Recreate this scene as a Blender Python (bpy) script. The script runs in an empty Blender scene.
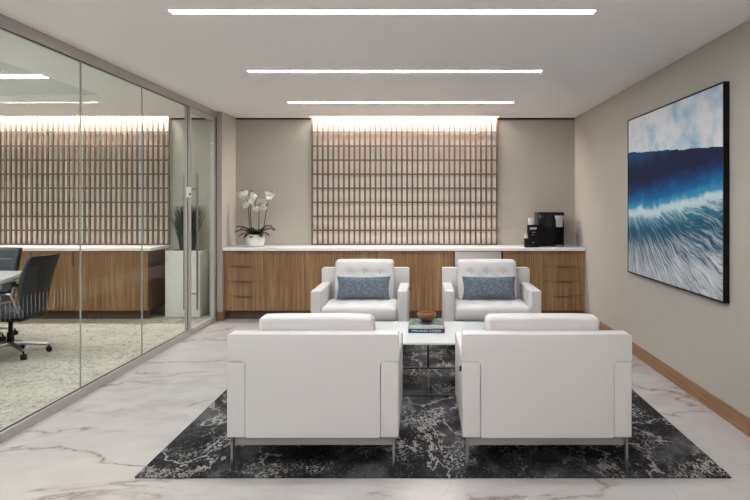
import bpy, bmesh, math, random
from mathutils import Vector, Matrix
random.seed(7)
PI = math.pi
SC = bpy.context.scene
COL = SC.collection

# ------------------------------------------------------------------ camera
F_PX = 725.0
cam_d = bpy.data.cameras.new('camera')
cam_d.sensor_width = 36.0
cam_d.lens = 36.0 * F_PX / 750.0
cam_d.shift_x = -(421.5 - 375) / 750.0
cam_d.shift_y = -(250 - 204.3) / 750.0
cam_d.clip_start = 0.05
cam = bpy.data.objects.new('camera', cam_d)
COL.objects.link(cam)
cam.location = (0, 0, 1.45)
cam.rotation_euler = (PI / 2, 0, 0)
SC.camera = cam

# ------------------------------------------------------------------ world, exposure
w = bpy.data.worlds.new('world')
SC.world = w
w.use_nodes = True
w.node_tree.nodes['Background'].inputs[0].default_value = (0.75, 0.8, 0.85, 1)
w.node_tree.nodes['Background'].inputs[1].default_value = 0.15
SC.view_settings.view_transform = 'Standard'
SC.view_settings.look = 'None'
SC.view_settings.gamma = 1.0
SC.view_settings.exposure = 0.0
SC.view_settings.use_curve_mapping = False
STRIP = 43.0      # linear ceiling lights
CONF = 58.0       # linear lights of the meeting room
COVE = 74.0       # cove strips above the lattices

H = 2.607
XR = 2.055        # right wall
XG = -2.553       # glass wall
YB = 9.72         # back wall
YR = -3.5         # wall behind the camera
XC = -8.0         # far wall of the meeting room

# ------------------------------------------------------------------ node helpers
class NT:
    def __init__(self, name):
        self.m = bpy.data.materials.new(name)
        self.m.use_nodes = True
        self.t = self.m.node_tree
        self.b = self.t.nodes['Principled BSDF']
        self.out = self.t.nodes['Material Output']
    def n(self, kind, ins=None, **attrs):
        nd = self.t.nodes.new(kind)
        for k, v in attrs.items():
            setattr(nd, k, v)
        for k, v in (ins or {}).items():
            self.set(nd.inputs[k], v)
        return nd
    def set(self, sock, v):
        if isinstance(v, bpy.types.NodeSocket):
            self.t.links.new(v, sock)
        elif isinstance(v, bpy.types.Node):
            self.t.links.new(v.outputs[0], sock)
        else:
            if hasattr(sock.default_value, '__len__') and not hasattr(v, '__len__'):
                v = [v] * len(sock.default_value)
            if hasattr(v, '__len__') and hasattr(sock.default_value, '__len__') and len(sock.default_value) == 4 and len(v) == 3:
                v = tuple(v) + (1,)
            sock.default_value = v
    def math(self, op, a, b=0.0, clamp=False):
        return self.n('ShaderNodeMath', {0: a, 1: b}, operation=op, use_clamp=clamp).outputs[0]
    def mix(self, f, a, b):
        nd = self.t.nodes.new('ShaderNodeMix')
        nd.data_type = 'RGBA'
        self.set(nd.inputs[0], f); self.set(nd.inputs[6], a); self.set(nd.inputs[7], b)
        return nd.outputs[2]
    def ramp(self, f, stops, interp='LINEAR'):
        nd = self.t.nodes.new('ShaderNodeValToRGB')
        nd.color_ramp.interpolation = interp
        cr = nd.color_ramp
        while len(cr.elements) < len(stops):
            cr.elements.new(0.5)
        for e, (p, c) in zip(cr.elements, stops):
            e.position = p
            if not hasattr(c, '__len__'): c = (c, c, c)
            e.color = tuple(c) + (1,) if len(c) == 3 else c
        self.set(nd.inputs[0], f)
        return nd.outputs[0]
    def obj(self, scale=(1, 1, 1), rot=(0, 0, 0), loc=(0, 0, 0), src='Object'):
        tc = self.n('ShaderNodeTexCoord')
        return self.n('ShaderNodeMapping', {'Vector': tc.outputs[src], 'Scale': scale, 'Rotation': rot, 'Location': loc}).outputs[0]
    def noise(self, vec, scale=5, detail=4, rough=0.5, dist=0.0):
        return self.n('ShaderNodeTexNoise', {'Vector': vec, 'Scale': scale, 'Detail': detail, 'Roughness': rough, 'Distortion': dist}).outputs[0]
    def bump(self, h, strength=0.2, dist=0.01):
        nd = self.n('ShaderNodeBump', {'Height': h, 'Strength': strength, 'Distance': dist})
        self.t.links.new(nd.outputs[0], self.b.inputs['Normal'])
    def fin(self, color=None, rough=None, metal=None, spec=None):
        if color is not None: self.set(self.b.inputs['Base Color'], color)
        if rough is not None: self.set(self.b.inputs['Roughness'], rough)
        if metal is not None: self.set(self.b.inputs['Metallic'], metal)
        if spec is not None: self.set(self.b.inputs['Specular IOR Level'], spec)
        return self.m

def simple(name, color, rough=0.5, metal=0.0, var=0.06, nscale=12, bump=0.0, bscale=200, spec=None):
    t = NT(name)
    v = t.obj()
    f = t.noise(v, nscale, 3)
    c1 = tuple(max(0, c * (1 - var)) for c in color)
    c2 = tuple(min(1, c * (1 + var)) for c in color)
    col = t.mix(f, c1, c2)
    if bump:
        t.bump(t.noise(v, bscale, 3), bump, 0.002)
    return t.fin(col, rough, metal, spec)

def emis(name, color, strength):
    t = NT(name)
    t.fin((0.9, 0.9, 0.9), 0.5)
    t.set(t.b.inputs['Emission Color'], color)
    t.set(t.b.inputs['Emission Strength'], strength)
    return t.m

def wood(name, dark, mid, light, sx=70, sy=70, sz=1.6, rough=0.42, big=6.0):
    t = NT(name)
    v = t.obj((sx, sy, sz))
    n1 = t.noise(v, 1.0, 5, 0.6, 0.25)
    v2 = t.obj((big, big, 0.25))
    n2 = t.noise(v2, 1.0, 2, 0.5, 0.3)
    v3 = t.obj((sx * 3.2, sy * 3.2, sz * 6))
    n3 = t.noise(v3, 1.0, 2)
    a = t.math('ADD', t.math('MULTIPLY', n1, 0.62), t.math('MULTIPLY', n2, 0.28))
    a = t.math('ADD', a, t.math('MULTIPLY', n3, 0.10))
    col = t.ramp(a, [(0.34, dark), (0.5, mid), (0.66, light)])
    t.bump(n1, 0.05, 0.002)
    return t.fin(col, rough)

M = {}
M['wall'] = simple('warm_grey_wallcovering', (0.45, 0.422, 0.378), 0.75, var=0.03, bump=0.15, bscale=320)
M['wall_conf'] = simple('pale_grey_paint', (0.47, 0.47, 0.43), 0.8, var=0.02)
M['ceiling'] = simple('white_ceiling_paint', (0.90, 0.865, 0.85), 0.85, var=0.015)
M['soffit'] = simple('grey_ceiling_paint', (0.84, 0.83, 0.80), 0.85, var=0.015)
M['gap'] = simple('shadow_gap_black', (0.012, 0.010, 0.008), 0.6)
M['wood'] = wood('walnut_veneer', (0.135, 0.066, 0.027), (0.245, 0.135, 0.060), (0.45, 0.285, 0.145))
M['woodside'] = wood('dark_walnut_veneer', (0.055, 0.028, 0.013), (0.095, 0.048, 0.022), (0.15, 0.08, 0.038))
M['kick'] = simple('brown_laminate', (0.115, 0.062, 0.042), 0.5, var=0.15)
M['base'] = wood('oak_baseboard', (0.17, 0.078, 0.035), (0.25, 0.125, 0.06), (0.33, 0.18, 0.09), 2.0, 2.0, 40, 0.45, 2.0)
M['slat'] = wood('slat_wood', (0.085, 0.046, 0.027), (0.135, 0.078, 0.048), (0.195, 0.120, 0.080), 30, 30, 12, 0.5, 3)
M['backing'] = simple('cream_woven_panel', (0.88, 0.86, 0.79), 0.8, var=0.05, nscale=60, bump=0.2, bscale=400)
M['quartz'] = simple('white_quartz', (0.90, 0.88, 0.865), 0.2, var=0.01, nscale=8)
M['leather'] = simple('white_leather', (0.70, 0.683, 0.68), 0.42, var=0.012, nscale=3, bump=0.10, bscale=260)
M['steel'] = simple('brushed_steel', (0.33, 0.325, 0.325), 0.32, 1.0, var=0.04)
M['alu'] = simple('anodised_aluminium', (0.46, 0.43, 0.415), 0.42, 0.25, var=0.03)
M['alu_light'] = simple('bright_aluminium', (0.48, 0.48, 0.47), 0.38, 0.3, var=0.03)
M['joint'] = simple('grey_silicone', (0.30, 0.31, 0.30), 0.3)
M['gasket'] = simple('black_gasket', (0.015, 0.015, 0.015), 0.6)
M['bronze'] = simple('dark_bronze_pull', (0.17, 0.125, 0.09), 0.4, 0.6)
M['fridge'] = simple('stainless_door', (0.60, 0.56, 0.54), 0.4, 0.6, var=0.03)
M['black'] = simple('gloss_black_plastic', (0.006, 0.006, 0.007), 0.3, spec=0.2)
M['black_mat'] = simple('matt_black', (0.008, 0.008, 0.008), 0.5, spec=0.15)
M['greyplas'] = simple('silver_grey_plastic', (0.40, 0.38, 0.41), 0.4, 0.3)
M['white'] = simple('white_plastic', (0.80, 0.80, 0.77), 0.4)
M['pink'] = simple('pale_pink_print', (0.75, 0.60, 0.62), 0.5)
M['dkblue'] = simple('slate_blue_leather', (0.045, 0.055, 0.074), 0.5, var=0.05, bump=0.1, bscale=200, spec=0.3)
M['dkshell'] = simple('black_leather', (0.012, 0.014, 0.018), 0.55, var=0.05, spec=0.18)
M['chrome'] = simple('polished_chrome', (0.42, 0.42, 0.42), 0.34, 1.0)
M['tablewhite'] = simple('white_meeting_table', (0.84, 0.87, 0.86), 0.12)
M['led'] = emis('strip_diffuser', (1.0, 0.99, 1.0), STRIP)
M['led_conf'] = emis('meeting_strip_diffuser', (1.0, 1.0, 0.985), CONF)
M['cove'] = emis('cove_diffuser', (1.0, 0.92, 0.87), COVE)
M['planter'] = simple('white_planter', (0.85, 0.86, 0.86), 0.35)
M['soil'] = simple('dark_soil', (0.03, 0.02, 0.015), 0.9)
M['grass'] = simple('dark_green_blade', (0.018, 0.032, 0.016), 0.5, var=0.3)
M['leaf'] = simple('orchid_leaf', (0.030, 0.060, 0.020), 0.35, var=0.3, nscale=8)
M['stem'] = simple('orchid_stem', (0.035, 0.028, 0.018), 0.5)
M['petal'] = simple('orchid_petal', (0.95, 0.94, 0.87), 0.5)
M['bud'] = simple('orchid_bud', (0.55, 0.58, 0.20), 0.5)
M['pot'] = simple('white_ceramic', (0.74, 0.75, 0.76), 0.35, bump=0.5, bscale=60)
M['pages'] = simple('book_pages', (0.75, 0.70, 0.62), 0.7)
M['navy'] = simple('navy_cloth', (0.020, 0.045, 0.095), 0.5)
M['spine'] = simple('cream_spine', (0.72, 0.62, 0.55), 0.5)
M['redink'] = simple('coral_ink', (0.62, 0.12, 0.16), 0.5)
M['blueink'] = simple('pale_blue_ink', (0.55, 0.75, 0.85), 0.5)
M['tag'] = simple('black_tag', (0.015, 0.015, 0.015), 0.5)

# glass: thin architectural glass, clear with a slight green cast
def glass_mat(name, tint, extra=0.0):
    t = NT(name)
    tr = t.n('ShaderNodeBsdfTransparent', {'Color': tint})
    gl = t.n('ShaderNodeBsdfGlossy', {'Color': (1, 1, 1, 1), 'Roughness': 0.0})
    lw = t.n('ShaderNodeLayerWeight', {'Blend': 0.5})
    fr = t.math('ADD', t.math('MULTIPLY', t.math('POWER', lw.outputs['Facing'], 5.0), 0.09), 0.010)
    mx = t.n('ShaderNodeMixShader', {0: fr, 1: tr.outputs[0], 2: gl.outputs[0]})
    t.t.links.new(mx.outputs[0], t.out.inputs[0])
    return t.m
M['glass'] = glass_mat('clear_glass', (0.968, 0.985, 0.975, 1))
def frit_mat():
    t = NT('frosted_dashes')
    tr = t.n('ShaderNodeBsdfTransparent', {'Color': (1, 1, 1, 1)})
    df = t.n('ShaderNodeBsdfDiffuse', {'Color': (0.75, 0.77, 0.76, 1)})
    mx = t.n('ShaderNodeMixShader', {0: 0.11, 1: tr.outputs[0], 2: df.outputs[0]})
    t.t.links.new(mx.outputs[0], t.out.inputs[0])
    return t.m
M['frit'] = frit_mat()

def marble():
    t = NT('white_marble_tile')
    base = t.obj()
    n0 = t.noise(base, 0.9, 4, 0.55)
    n1 = t.noise(t.obj((1, 1.6, 1)), 3.0, 6, 0.6, 0.6)
    col = t.ramp(t.math('ADD', t.math('MULTIPLY', n0, .5), t.math('MULTIPLY', n1, .5)),
                 [(0.35, (0.44, 0.415, 0.405)), (0.50, (0.525, 0.505, 0.497)), (0.65, (0.565, 0.55, 0.545))])
    # veins: the zero crossings of two distorted noises
    v1 = t.noise(t.obj((0.55, 0.75, 1), (0, 0, 0.45), (2, 0, 0)), 0.95, 8, 0.56, 0.5)
    r1 = t.math('ABSOLUTE', t.math('SUBTRACT', v1, 0.5))
    k1 = t.ramp(r1, [(0.0, 1.0), (0.0030, 0.7), (0.006, 0.2), (0.022, 0.0)])
    msk = t.ramp(t.noise(t.obj(loc=(3, 1, 0)), 1.1, 2), [(0.38, 0.0), (0.50, 1.0)])
    f1 = t.math('MULTIPLY', t.math('MULTIPLY', k1, msk), 0.85)
    v2 = t.noise(t.obj((0.8, 0.6, 1), (0, 0, -0.5), (7, 2, 0)), 1.1, 8, 0.58, 0.8)
    r2 = t.math('ABSOLUTE', t.math('SUBTRACT', v2, 0.5))
    k2 = t.ramp(r2, [(0.0, 1.0), (0.006, 0.0)])
    f2 = t.math('MULTIPLY', t.math('MULTIPLY', k2, t.math('SUBTRACT', 1.0, msk)), 0.5)
    col = t.mix(f1, col, (0.21, 0.17, 0.145))
    col = t.mix(f2, col, (0.30, 0.25, 0.22))
    # joints of 1.2 m tiles
    sep = t.n('ShaderNodeSeparateXYZ', {0: base})
    def joint(sock, off, size, wd):
        a = t.math('FRACT', t.math('DIVIDE', t.math('ADD', sock, off), size))
        d = t.math('MINIMUM', a, t.math('SUBTRACT', 1.0, a))
        return t.math('LESS_THAN', d, wd / size)
    j = t.math('MAXIMUM', joint(sep.outputs[0], 0.18 + 12, 1.2, 0.0016), joint(sep.outputs[1], -4.0 + 12.2 * 2, 1.22, 0.0016))
    col = t.mix(t.math('MULTIPLY', j, 0.35), col, (0.36, 0.33, 0.31))
    return t.fin(col, 0.24, spec=0.45)
M['marble'] = marble()

def rugmat():
    t = NT('charcoal_abstract_rug')
    v = t.obj()
    big = t.noise(t.obj((1.3, 0.6, 1)), 2.2, 5, 0.6, 0.5)
    col = t.ramp(big, [(0.38, (0.008, 0.008, 0.010)), (0.50, (0.022, 0.022, 0.026)), (0.58, (0.070, 0.070, 0.078)), (0.72, (0.13, 0.13, 0.138))])
    # fine flecks
    fl = t.noise(t.obj((1.15, 0.55, 1)), 62, 3, 0.7, 0.0)
    patch = t.ramp(t.noise(t.obj((1.2, 0.6, 1), loc=(4, 9, 0)), 3.4, 6, 0.7, 0.2), [(0.50, 0.0), (0.60, 1.0)])
    k = t.ramp(fl, [(0.515, 0.0), (0.56, 1.0)])
    col = t.mix(t.math('MULTIPLY', t.math('MULTIPLY', k, patch), 0.8), col, (0.46, 0.455, 0.45))
    k0 = t.ramp(t.noise(t.obj((1.2, 0.5, 1), loc=(2, 2, 0)), 60, 3, 0.7), [(0.56, 0.0), (0.62, 1.0)])
    col = t.mix(t.math('MULTIPLY', k0, 0.20), col, (0.30, 0.29, 0.28))
    # crackle veins
    vn = t.noise(t.obj((1.2, 0.6, 1), (0, 0, 0), (1.5, 6, 0)), 1.8, 6, 0.62, 0.3)
    r = t.math('ABSOLUTE', t.math('SUBTRACT', vn, 0.5))
    kv = t.ramp(r, [(0.0, 1.0), (0.006, 0.7), (0.012, 0.0)])
    mk = t.ramp(t.noise(t.obj(loc=(8, 3, 0)), 1.4, 2), [(0.44, 0.0), (0.52, 1.0)])
    col = t.mix(t.math('MULTIPLY', t.math('MULTIPLY', kv, mk), 0.8), col, (0.48, 0.46, 0.43))
    t.bump(t.noise(v, 260, 2), 0.4, 0.004)
    return t.fin(col, 0.9, spec=0.2)
M['rug'] = rugmat()

def carpet():
    t = NT('pale_patterned_carpet')
    v = t.obj()
    n = t.noise(t.obj((1.2, 0.7, 1), (0, 0, 0.3)), 24, 5, 0.75, 1.2)
    n2 = t.noise(t.obj((1, 1, 1), (0, 0, 0.3)), 3, 3, 0.6)
    f = t.math('ADD', t.math('MULTIPLY', n, 0.75), t.math('MULTIPLY', n2, 0.25))
    col = t.ramp(f, [(0.38, (0.20, 0.19, 0.16)), (0.46, (0.45, 0.43, 0.375)), (0.60, (0.57, 0.55, 0.49))])
    for rot, loc in ((0.75, 0.0), (-0.75, 5.0)):
        ln = t.noise(t.obj((1.0, 3.2, 1), (0, 0, rot), (loc, 0, 0)), 4.5, 4, 0.65)
        k = t.ramp(t.math('ABSOLUTE', t.math('SUBTRACT', ln, 0.5)), [(0.0, 1.0), (0.016, 0.0)])
        k = t.math('MULTIPLY', k, t.ramp(n, [(0.42, 1.0), (0.56, 0.1)]))
        col = t.mix(t.math('MULTIPLY', k, 0.75), col, (0.13, 0.12, 0.10))
    t.bump(t.noise(v, 300, 2), 0.4, 0.004)
    return t.fin(col, 0.95, spec=0.15)
M['carpet'] = carpet()

def tweed():
    t = NT('blue_grey_tweed')
    a = t.noise(t.obj((30, 30, 420)), 1.0, 2)
    b = t.noise(t.obj((420, 30, 30)), 1.0, 2)
    c = t.noise(t.obj(), 90, 3, 0.7)
    f = t.math('ADD', t.math('MULTIPLY', t.math('ADD', a, b), 0.33), t.math('MULTIPLY', c, 0.34))
    col = t.ramp(f, [(0.36, (0.045, 0.060, 0.085)), (0.5, (0.135, 0.165, 0.205)), (0.64, (0.33, 0.37, 0.41))])
    t.bump(f, 0.5, 0.003)
    return t.fin(col, 0.9, spec=0.15)
M['tweed'] = tweed()

def seascape():
    t = NT('sea_wave_print')
    tc = t.n('ShaderNodeTexCoord')
    sp = t.n('ShaderNodeSeparateXYZ', {0: tc.outputs['Generated']})
    u = t.math('SUBTRACT', 1.0, sp.outputs[1])
    vv = sp.outputs[2]
    uv = t.n('ShaderNodeCombineXYZ', {0: u, 1: vv, 2: 0.0}).outputs[0]
    def nz(sx, sy, scale, det=4, rough=.55, dist=0, loc=(0, 0, 0), rot=0):
        mp = t.n('ShaderNodeMapping', {'Vector': uv, 'Scale': (sx, sy, 1), 'Location': loc, 'Rotation': (0, 0, rot)})
        return t.noise(mp.outputs[0], scale, det, rough, dist)
    # sky
    sky = t.ramp(nz(1.3, 1.5, 2.6, 6, .6, .2, (0, 0, 0), .5), [(0.34, (0.24, 0.43, 0.58)), (0.44, (0.48, 0.60, 0.70)), (0.53, (0.70, 0.73, 0.78)), (0.70, (0.80, 0.80, 0.84))])
    # distance below the wandering horizon, 0 at the horizon
    hor = t.math('ADD', t.math('MULTIPLY', u, -0.08), 0.79)
    hor = t.math('ADD', hor, t.math('MULTIPLY', t.math('SUBTRACT', nz(1, .2, 7, 4), 0.5), 0.05))
    d = t.math('SUBTRACT', hor, vv)
    crest = t.math('ADD', t.math('MULTIPLY', t.math('POWER', u, 1.5), 0.10), 0.385)
    crest = t.math('ADD', crest, t.math('MULTIPLY', t.math('SUBTRACT', nz(1, .3, 6, 4), 0.5), 0.10))
    e = t.math('SUBTRACT', vv, crest)            # above crest positive
    en = t.math('ADD', e, t.math('MULTIPLY', t.math('SUBTRACT', nz(1.5, 3, 5, 6, .7), 0.5), 0.13))
    swell = t.ramp(en, [(0.0, (0.45, 0.66, 0.72)), (0.035, (0.05, 0.32, 0.52)), (0.085, (0.004, 0.12, 0.33)),
                        (0.15, (0.006, 0.035, 0.14)), (0.20, (0.003, 0.010, 0.055)), (0.29, (0.003, 0.012, 0.055)), (0.36, (0.006, 0.05, 0.15)), (0.42, (0.012, 0.09, 0.22))])
    # foam below crest: fan of streaks from the upper left
    dx = t.math('ADD', u, 0.05); dy = t.math('SUBTRACT', 0.62, vv)
    ang = t.math('ARCTAN2', dy, dx)
    rad = t.math('SQRT', t.math('ADD', t.math('MULTIPLY', dx, dx), t.math('MULTIPLY', dy, dy)))
    ang = t.math('ADD', ang, t.math('MULTIPLY', t.math('SUBTRACT', nz(1, 1, 4, 2), .5), 0.16))
    pv = t.n('ShaderNodeCombineXYZ', {0: t.math('MULTIPLY', ang, 30.0), 1: t.math('MULTIPLY', rad, 2.2), 2: 0.0}).outputs[0]
    st = t.noise(pv, 2.0, 8, 0.72, 0.10)
    depth = t.math('MULTIPLY', e, -1.0)
    foam_amt = t.ramp(depth, [(0.0, 0.56), (0.045, 0.44), (0.12, 0.35), (0.22, 0.47), (0.40, 0.56)])
    s2 = t.math('ADD', t.math('SUBTRACT', st, 0.5), t.n('ShaderNodeRGBToBW', {0: foam_amt}).outputs[0])
    under = t.ramp(depth, [(0.0, (0.05, 0.32, 0.44)), (0.10, (0.006, 0.10, 0.18)), (0.22, (0.015, 0.09, 0.15)), (0.4, (0.03, 0.075, 0.14))])
    foam = t.mix(t.ramp(s2, [(0.40, 0.0), (0.50, 0.5), (0.62, 1.0)]), under, (0.66, 0.68, 0.71))
    col = t.mix(t.math('GREATER_THAN', e, 0.0), foam, swell)
    ck = t.ramp(t.math('ABSOLUTE', t.math('ADD', e, t.math('MULTIPLY', t.math('SUBTRACT', nz(2, 2, 7, 5, .7), .5), .06))), [(0.0, 1.0), (0.014, 0.75), (0.032, 0.0)])
    col = t.mix(t.math('MULTIPLY', ck, 0.8), col, (0.62, 0.74, 0.78))
    col = t.mix(t.math('GREATER_THAN', d, 0.0), sky, col)
    return t.fin(col, 0.6, spec=0.1)
M['sea'] = seascape()

def cover():
    t = NT('painted_landscape_cover')
    v = t.obj((1, 1, 1), src='Generated')
    n = t.noise(v, 3.0, 3, 0.6, 0.6)
    col = t.ramp(n, [(0.38, (0.06, 0.03, 0.12)), (0.45, (0.02, 0.09, 0.12)), (0.5, (0.01, 0.13, 0.08)), (0.55, (0.06, 0.18, 0.05)), (0.60, (0.35, 0.58, 0.72)), (0.70, (0.55, 0.35, 0.38))])
    return t.fin(col, 0.3)
M['cover'] = cover()

def terracotta():
    t = NT('turned_wood_bowl')
    n = t.noise(t.obj((1, 1, 4)), 12, 4, 0.6)
    return t.fin(t.ramp(n, [(0.3, (0.16, 0.060, 0.025)), (0.6, (0.36, 0.16, 0.075))]), 0.4)
M['bowl'] = terracotta()

# ------------------------------------------------------------------ mesh helpers
def mesh_obj(name, bm, mat, parent=None, smooth=True, loc=None):
    bmesh.ops.recalc_face_normals(bm, faces=bm.faces[:])
    me = bpy.data.meshes.new(name)
    bm.to_mesh(me); bm.free()
    me.materials.append(mat)
    if smooth:
        for p in me.polygons: p.use_smooth = True
        try: me.set_sharp_from_angle(angle=math.radians(42))
        except Exception: pass
    o = bpy.data.objects.new(name, me)
    COL.objects.link(o)
    if parent is not None: o.parent = parent
    if loc: o.location = loc
    return o

def tag(o, label, cat, group=None):
    o['label'] = label; o['category'] = cat
    if group: o['group'] = group
    return o

def thing(name, label, cat, loc=(0, 0, 0), rz=0.0, group=None):
    o = bpy.data.objects.new(name, None)
    o.empty_display_size = 0.1
    COL.objects.link(o)
    o.location = loc; o.rotation_euler = (0, 0, rz)
    return tag(o, label, cat, group)

def struct_empty(name):
    o = bpy.data.objects.new(name, None)
    COL.objects.link(o); o['kind'] = 'structure'
    return o

def box(bm, x0, x1, y0, y1, z0, z1):
    vs = [bm.verts.new(p) for p in ((x0, y0, z0), (x1, y0, z0), (x1, y1, z0), (x0, y1, z0), (x0, y0, z1), (x1, y0, z1), (x1, y1, z1), (x0, y1, z1))]
    for f in ((0, 3, 2, 1), (4, 5, 6, 7), (0, 1, 5, 4), (1, 2, 6, 5), (2, 3, 7, 6), (3, 0, 4, 7)):
        bm.faces.new([vs[i] for i in f])

def boxes(name, lst, mat, parent=None):
    bm = bmesh.new()
    for b in lst: box(bm, *b)
    return mesh_obj(name, bm, mat, parent, smooth=False)

def struct(name, lst, mat, parent=None):
    o = boxes(name, lst, mat, parent)
    if parent is None: o['kind'] = 'structure'
    return o

def rbox(bm, x0, x1, y0, y1, z0, z1, r=0.01, n=2, cuts=(1, 1, 1), fn=None):
    """box with rounded edges; cuts = inner subdivisions per axis; fn deforms points"""
    c = Vector(((x0 + x1) / 2, (y0 + y1) / 2, (z0 + z1) / 2))
    h = Vector(((x1 - x0) / 2, (y1 - y0) / 2, (z1 - z0) / 2))
    r = min(r, h.x * 0.999, h.y * 0.999, h.z * 0.999)
    ax = []
    for a in range(3):
        ins = h[a] - r
        s = [r * math.tan(k * PI / 4 / n) for k in range(1, n + 1)]
        mid = [-ins + 2 * ins * k / cuts[a] for k in range(cuts[a] + 1)] if ins > 1e-5 else [0.0]
        ax.append([-ins - q for q in reversed(s)] + mid + [ins + q for q in s])
    cache = {}
    def vert(i, j, k):
        key = (i, j, k)
        if key not in cache:
            p = Vector((ax[0][i], ax[1][j], ax[2][k]))
            q = Vector([max(-(h[a] - r), min(h[a] - r, p[a])) for a in range(3)])
            d = p - q
            if d.length > 1e-9: p = q + d.normalized() * r
            if fn: p = fn(p, h)
            cache[key] = bm.verts.new(p + c)
        return cache[key]
    L = [len(a) for a in ax]
    def quad(a, b, c_, d): 
        try: bm.faces.new((a, b, c_, d))
        except ValueError: pass
    for i in range(L[0] - 1):
        for j in range(L[1] - 1):
            for k in (0, L[2] - 1):
                quad(vert(i, j, k), vert(i + 1, j, k), vert(i + 1, j + 1, k), vert(i, j + 1, k))
    for i in range(L[0] - 1):
        for k in range(L[2] - 1):
            for j in (0, L[1] - 1):
                quad(vert(i, j, k), vert(i + 1, j, k), vert(i + 1, j, k + 1), vert(i, j, k + 1))
    for j in range(L[1] - 1):
        for k in range(L[2] - 1):
            for i in (0, L[0] - 1):
                quad(vert(i, j, k), vert(i, j + 1, k), vert(i, j + 1, k + 1), vert(i, j, k + 1))

def rb(name, x0, x1, y0, y1, z0, z1, mat, parent=None, r=0.01, n=2, cuts=(1, 1, 1), fn=None):
    bm = bmesh.new()
    rbox(bm, x0, x1, y0, y1, z0, z1, r, n, cuts, fn)
    return mesh_obj(name, bm, mat, parent)

def tube(bm, pts, r, seg=8, cap=True):
    pts = [Vector(p) for p in pts]
    rr = r if hasattr(r, '__len__') else [r] * len(pts)
    rings = []
    up = None
    for i, p in enumerate(pts):
        d = (pts[min(i + 1, len(pts) - 1)] - pts[max(i - 1, 0)]).normalized()
        if up is None:
            up = Vector((0, 0, 1)) if abs(d.z) < 0.9 else Vector((1, 0, 0))
        s = d.cross(up).normalized(); up = s.cross(d).normalized()
        rings.append([bm.verts.new(p + (s * math.cos(a) + up * math.sin(a)) * rr[i]) for a in [2 * PI * k / seg for k in range(seg)]])
    for a, b in zip(rings, rings[1:]):
        for k in range(seg):
            bm.faces.new((a[k], a[(k + 1) % seg], b[(k + 1) % seg], b[k]))
    if cap:
        bm.faces.new(rings[0]); bm.faces.new(rings[-1][::-1])

def lathe(bm, prof, c=(0, 0, 0), seg=28):
    rings = []
    for (r, z) in prof:
        if r < 1e-5: rings.append([bm.verts.new((c[0], c[1], c[2] + z))])
        else: rings.append([bm.verts.new((c[0] + r * math.cos(2 * PI * k / seg), c[1] + r * math.sin(2 * PI * k / seg), c[2] + z)) for k in range(seg)])
    for a, b in zip(rings, rings[1:]):
        for k in range(seg):
            k2 = (k + 1) % seg
            if len(a) == 1 and len(b) == 1: continue
            if len(a) == 1: bm.faces.new((a[0], b[k], b[k2]))
            elif len(b) == 1: bm.faces.new((a[k], b[0], a[k2]))
            else: bm.faces.new((a[k], a[k2], b[k2], b[k]))

def copy_tree(o, parent=None):
    c = o.copy(); COL.objects.link(c)
    if parent is not None: c.parent = parent
    for ch in list(o.children): copy_tree(ch, c)
    return c

def text_mesh(name, body, size, mat, parent, loc, rot, width=None):
    cu = bpy.data.curves.new(name, 'FONT')
    cu.body = body; cu.size = size; cu.extrude = 0.0004
    cu.align_x = 'CENTER'; cu.align_y = 'CENTER'
    tmp = bpy.data.objects.new(name + '_tmp', cu)
    COL.objects.link(tmp)
    bpy.context.view_layer.update()
    me = bpy.data.meshes.new_from_object(tmp)
    bpy.data.objects.remove(tmp)
    if width:
        xs = [v.co.x for v in me.vertices]
        s = width / (max(xs) - min(xs))
        for v in me.vertices: v.co.x *= s
    me.materials.clear(); me.materials.append(mat)
    o = bpy.data.objects.new(name, me)
    COL.objects.link(o); o.parent = parent
    o.location = loc; o.rotation_euler = rot
    return o

# ------------------------------------------------------------------ room shell
struct('floor', [(XG - 0.06, XR + 0.12, YR, YB + 0.1, -0.1, 0.0)], M['marble'])
struct('floor_meeting_room', [(XC, XG - 0.06, YR, YB + 0.1, -0.1, 0.0)], M['carpet'])
SLOT = 9.55
SX0, SX1 = -1.475, 1.015          # slot above the lattice
CX0, CX1 = -7.1, -3.365           # slot of the meeting room
struct('ceiling', [(XG - 0.06, XR + 0.12, YR, SLOT, H, H + 0.12),
                   (XG - 0.06, SX0, SLOT, YB + 0.1, H, H + 0.12),
                   (SX1, XR + 0.12, SLOT, YB + 0.1, H, H + 0.12),
                   (SX0, SX1, SLOT, YB + 0.1, H + 0.12, H + 0.16)], M['ceiling'])
struct('ceiling_soffit', [(-3.40, XG - 0.06, YR, SLOT, H, H + 0.12), (XC, -3.40, 7.71, SLOT, H, H + 0.12),
                          (CX1, XG - 0.06, SLOT, YB + 0.1, H, H + 0.12), (XC, CX0, SLOT, YB + 0.1, H, H + 0.12),
                          (CX0, CX1, SLOT, YB + 0.1, H + 0.12, H + 0.16)], M['soffit'])
def actmat():
    t = NT('acoustic_ceiling_tile')
    base = t.obj()
    sep = t.n('ShaderNodeSeparateXYZ', {0: base})
    def joint(sock, off, size, wd):
        a = t.math('FRACT', t.math('DIVIDE', t.math('ADD', sock, off), size))
        d = t.math('MINIMUM', a, t.math('SUBTRACT', 1.0, a))
        return t.math('LESS_THAN', d, wd / size)
    j = joint(sep.outputs[0], 0.32 + 6.5, 0.65, 0.006)
    col = t.mix(t.math('MULTIPLY', j, 0.45), (0.66, 0.67, 0.645), (0.34, 0.34, 0.33))
    t.bump(t.noise(base, 150, 2), 0.2, 0.003)
    return t.fin(col, 0.9)
struct('ceiling_tiles', [(XC, -3.40, YR, 7.71, H + 0.004, H + 0.12)], actmat())
struct('wall_right', [(XR, XR + 0.12, YR, YB + 0.1, 0, H + 0.12)], M['wall'])
struct('wall_back', [(XG - 0.06, XR + 0.12, YB, YB + 0.12, 0, H + 0.16)], M['wall'])
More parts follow.
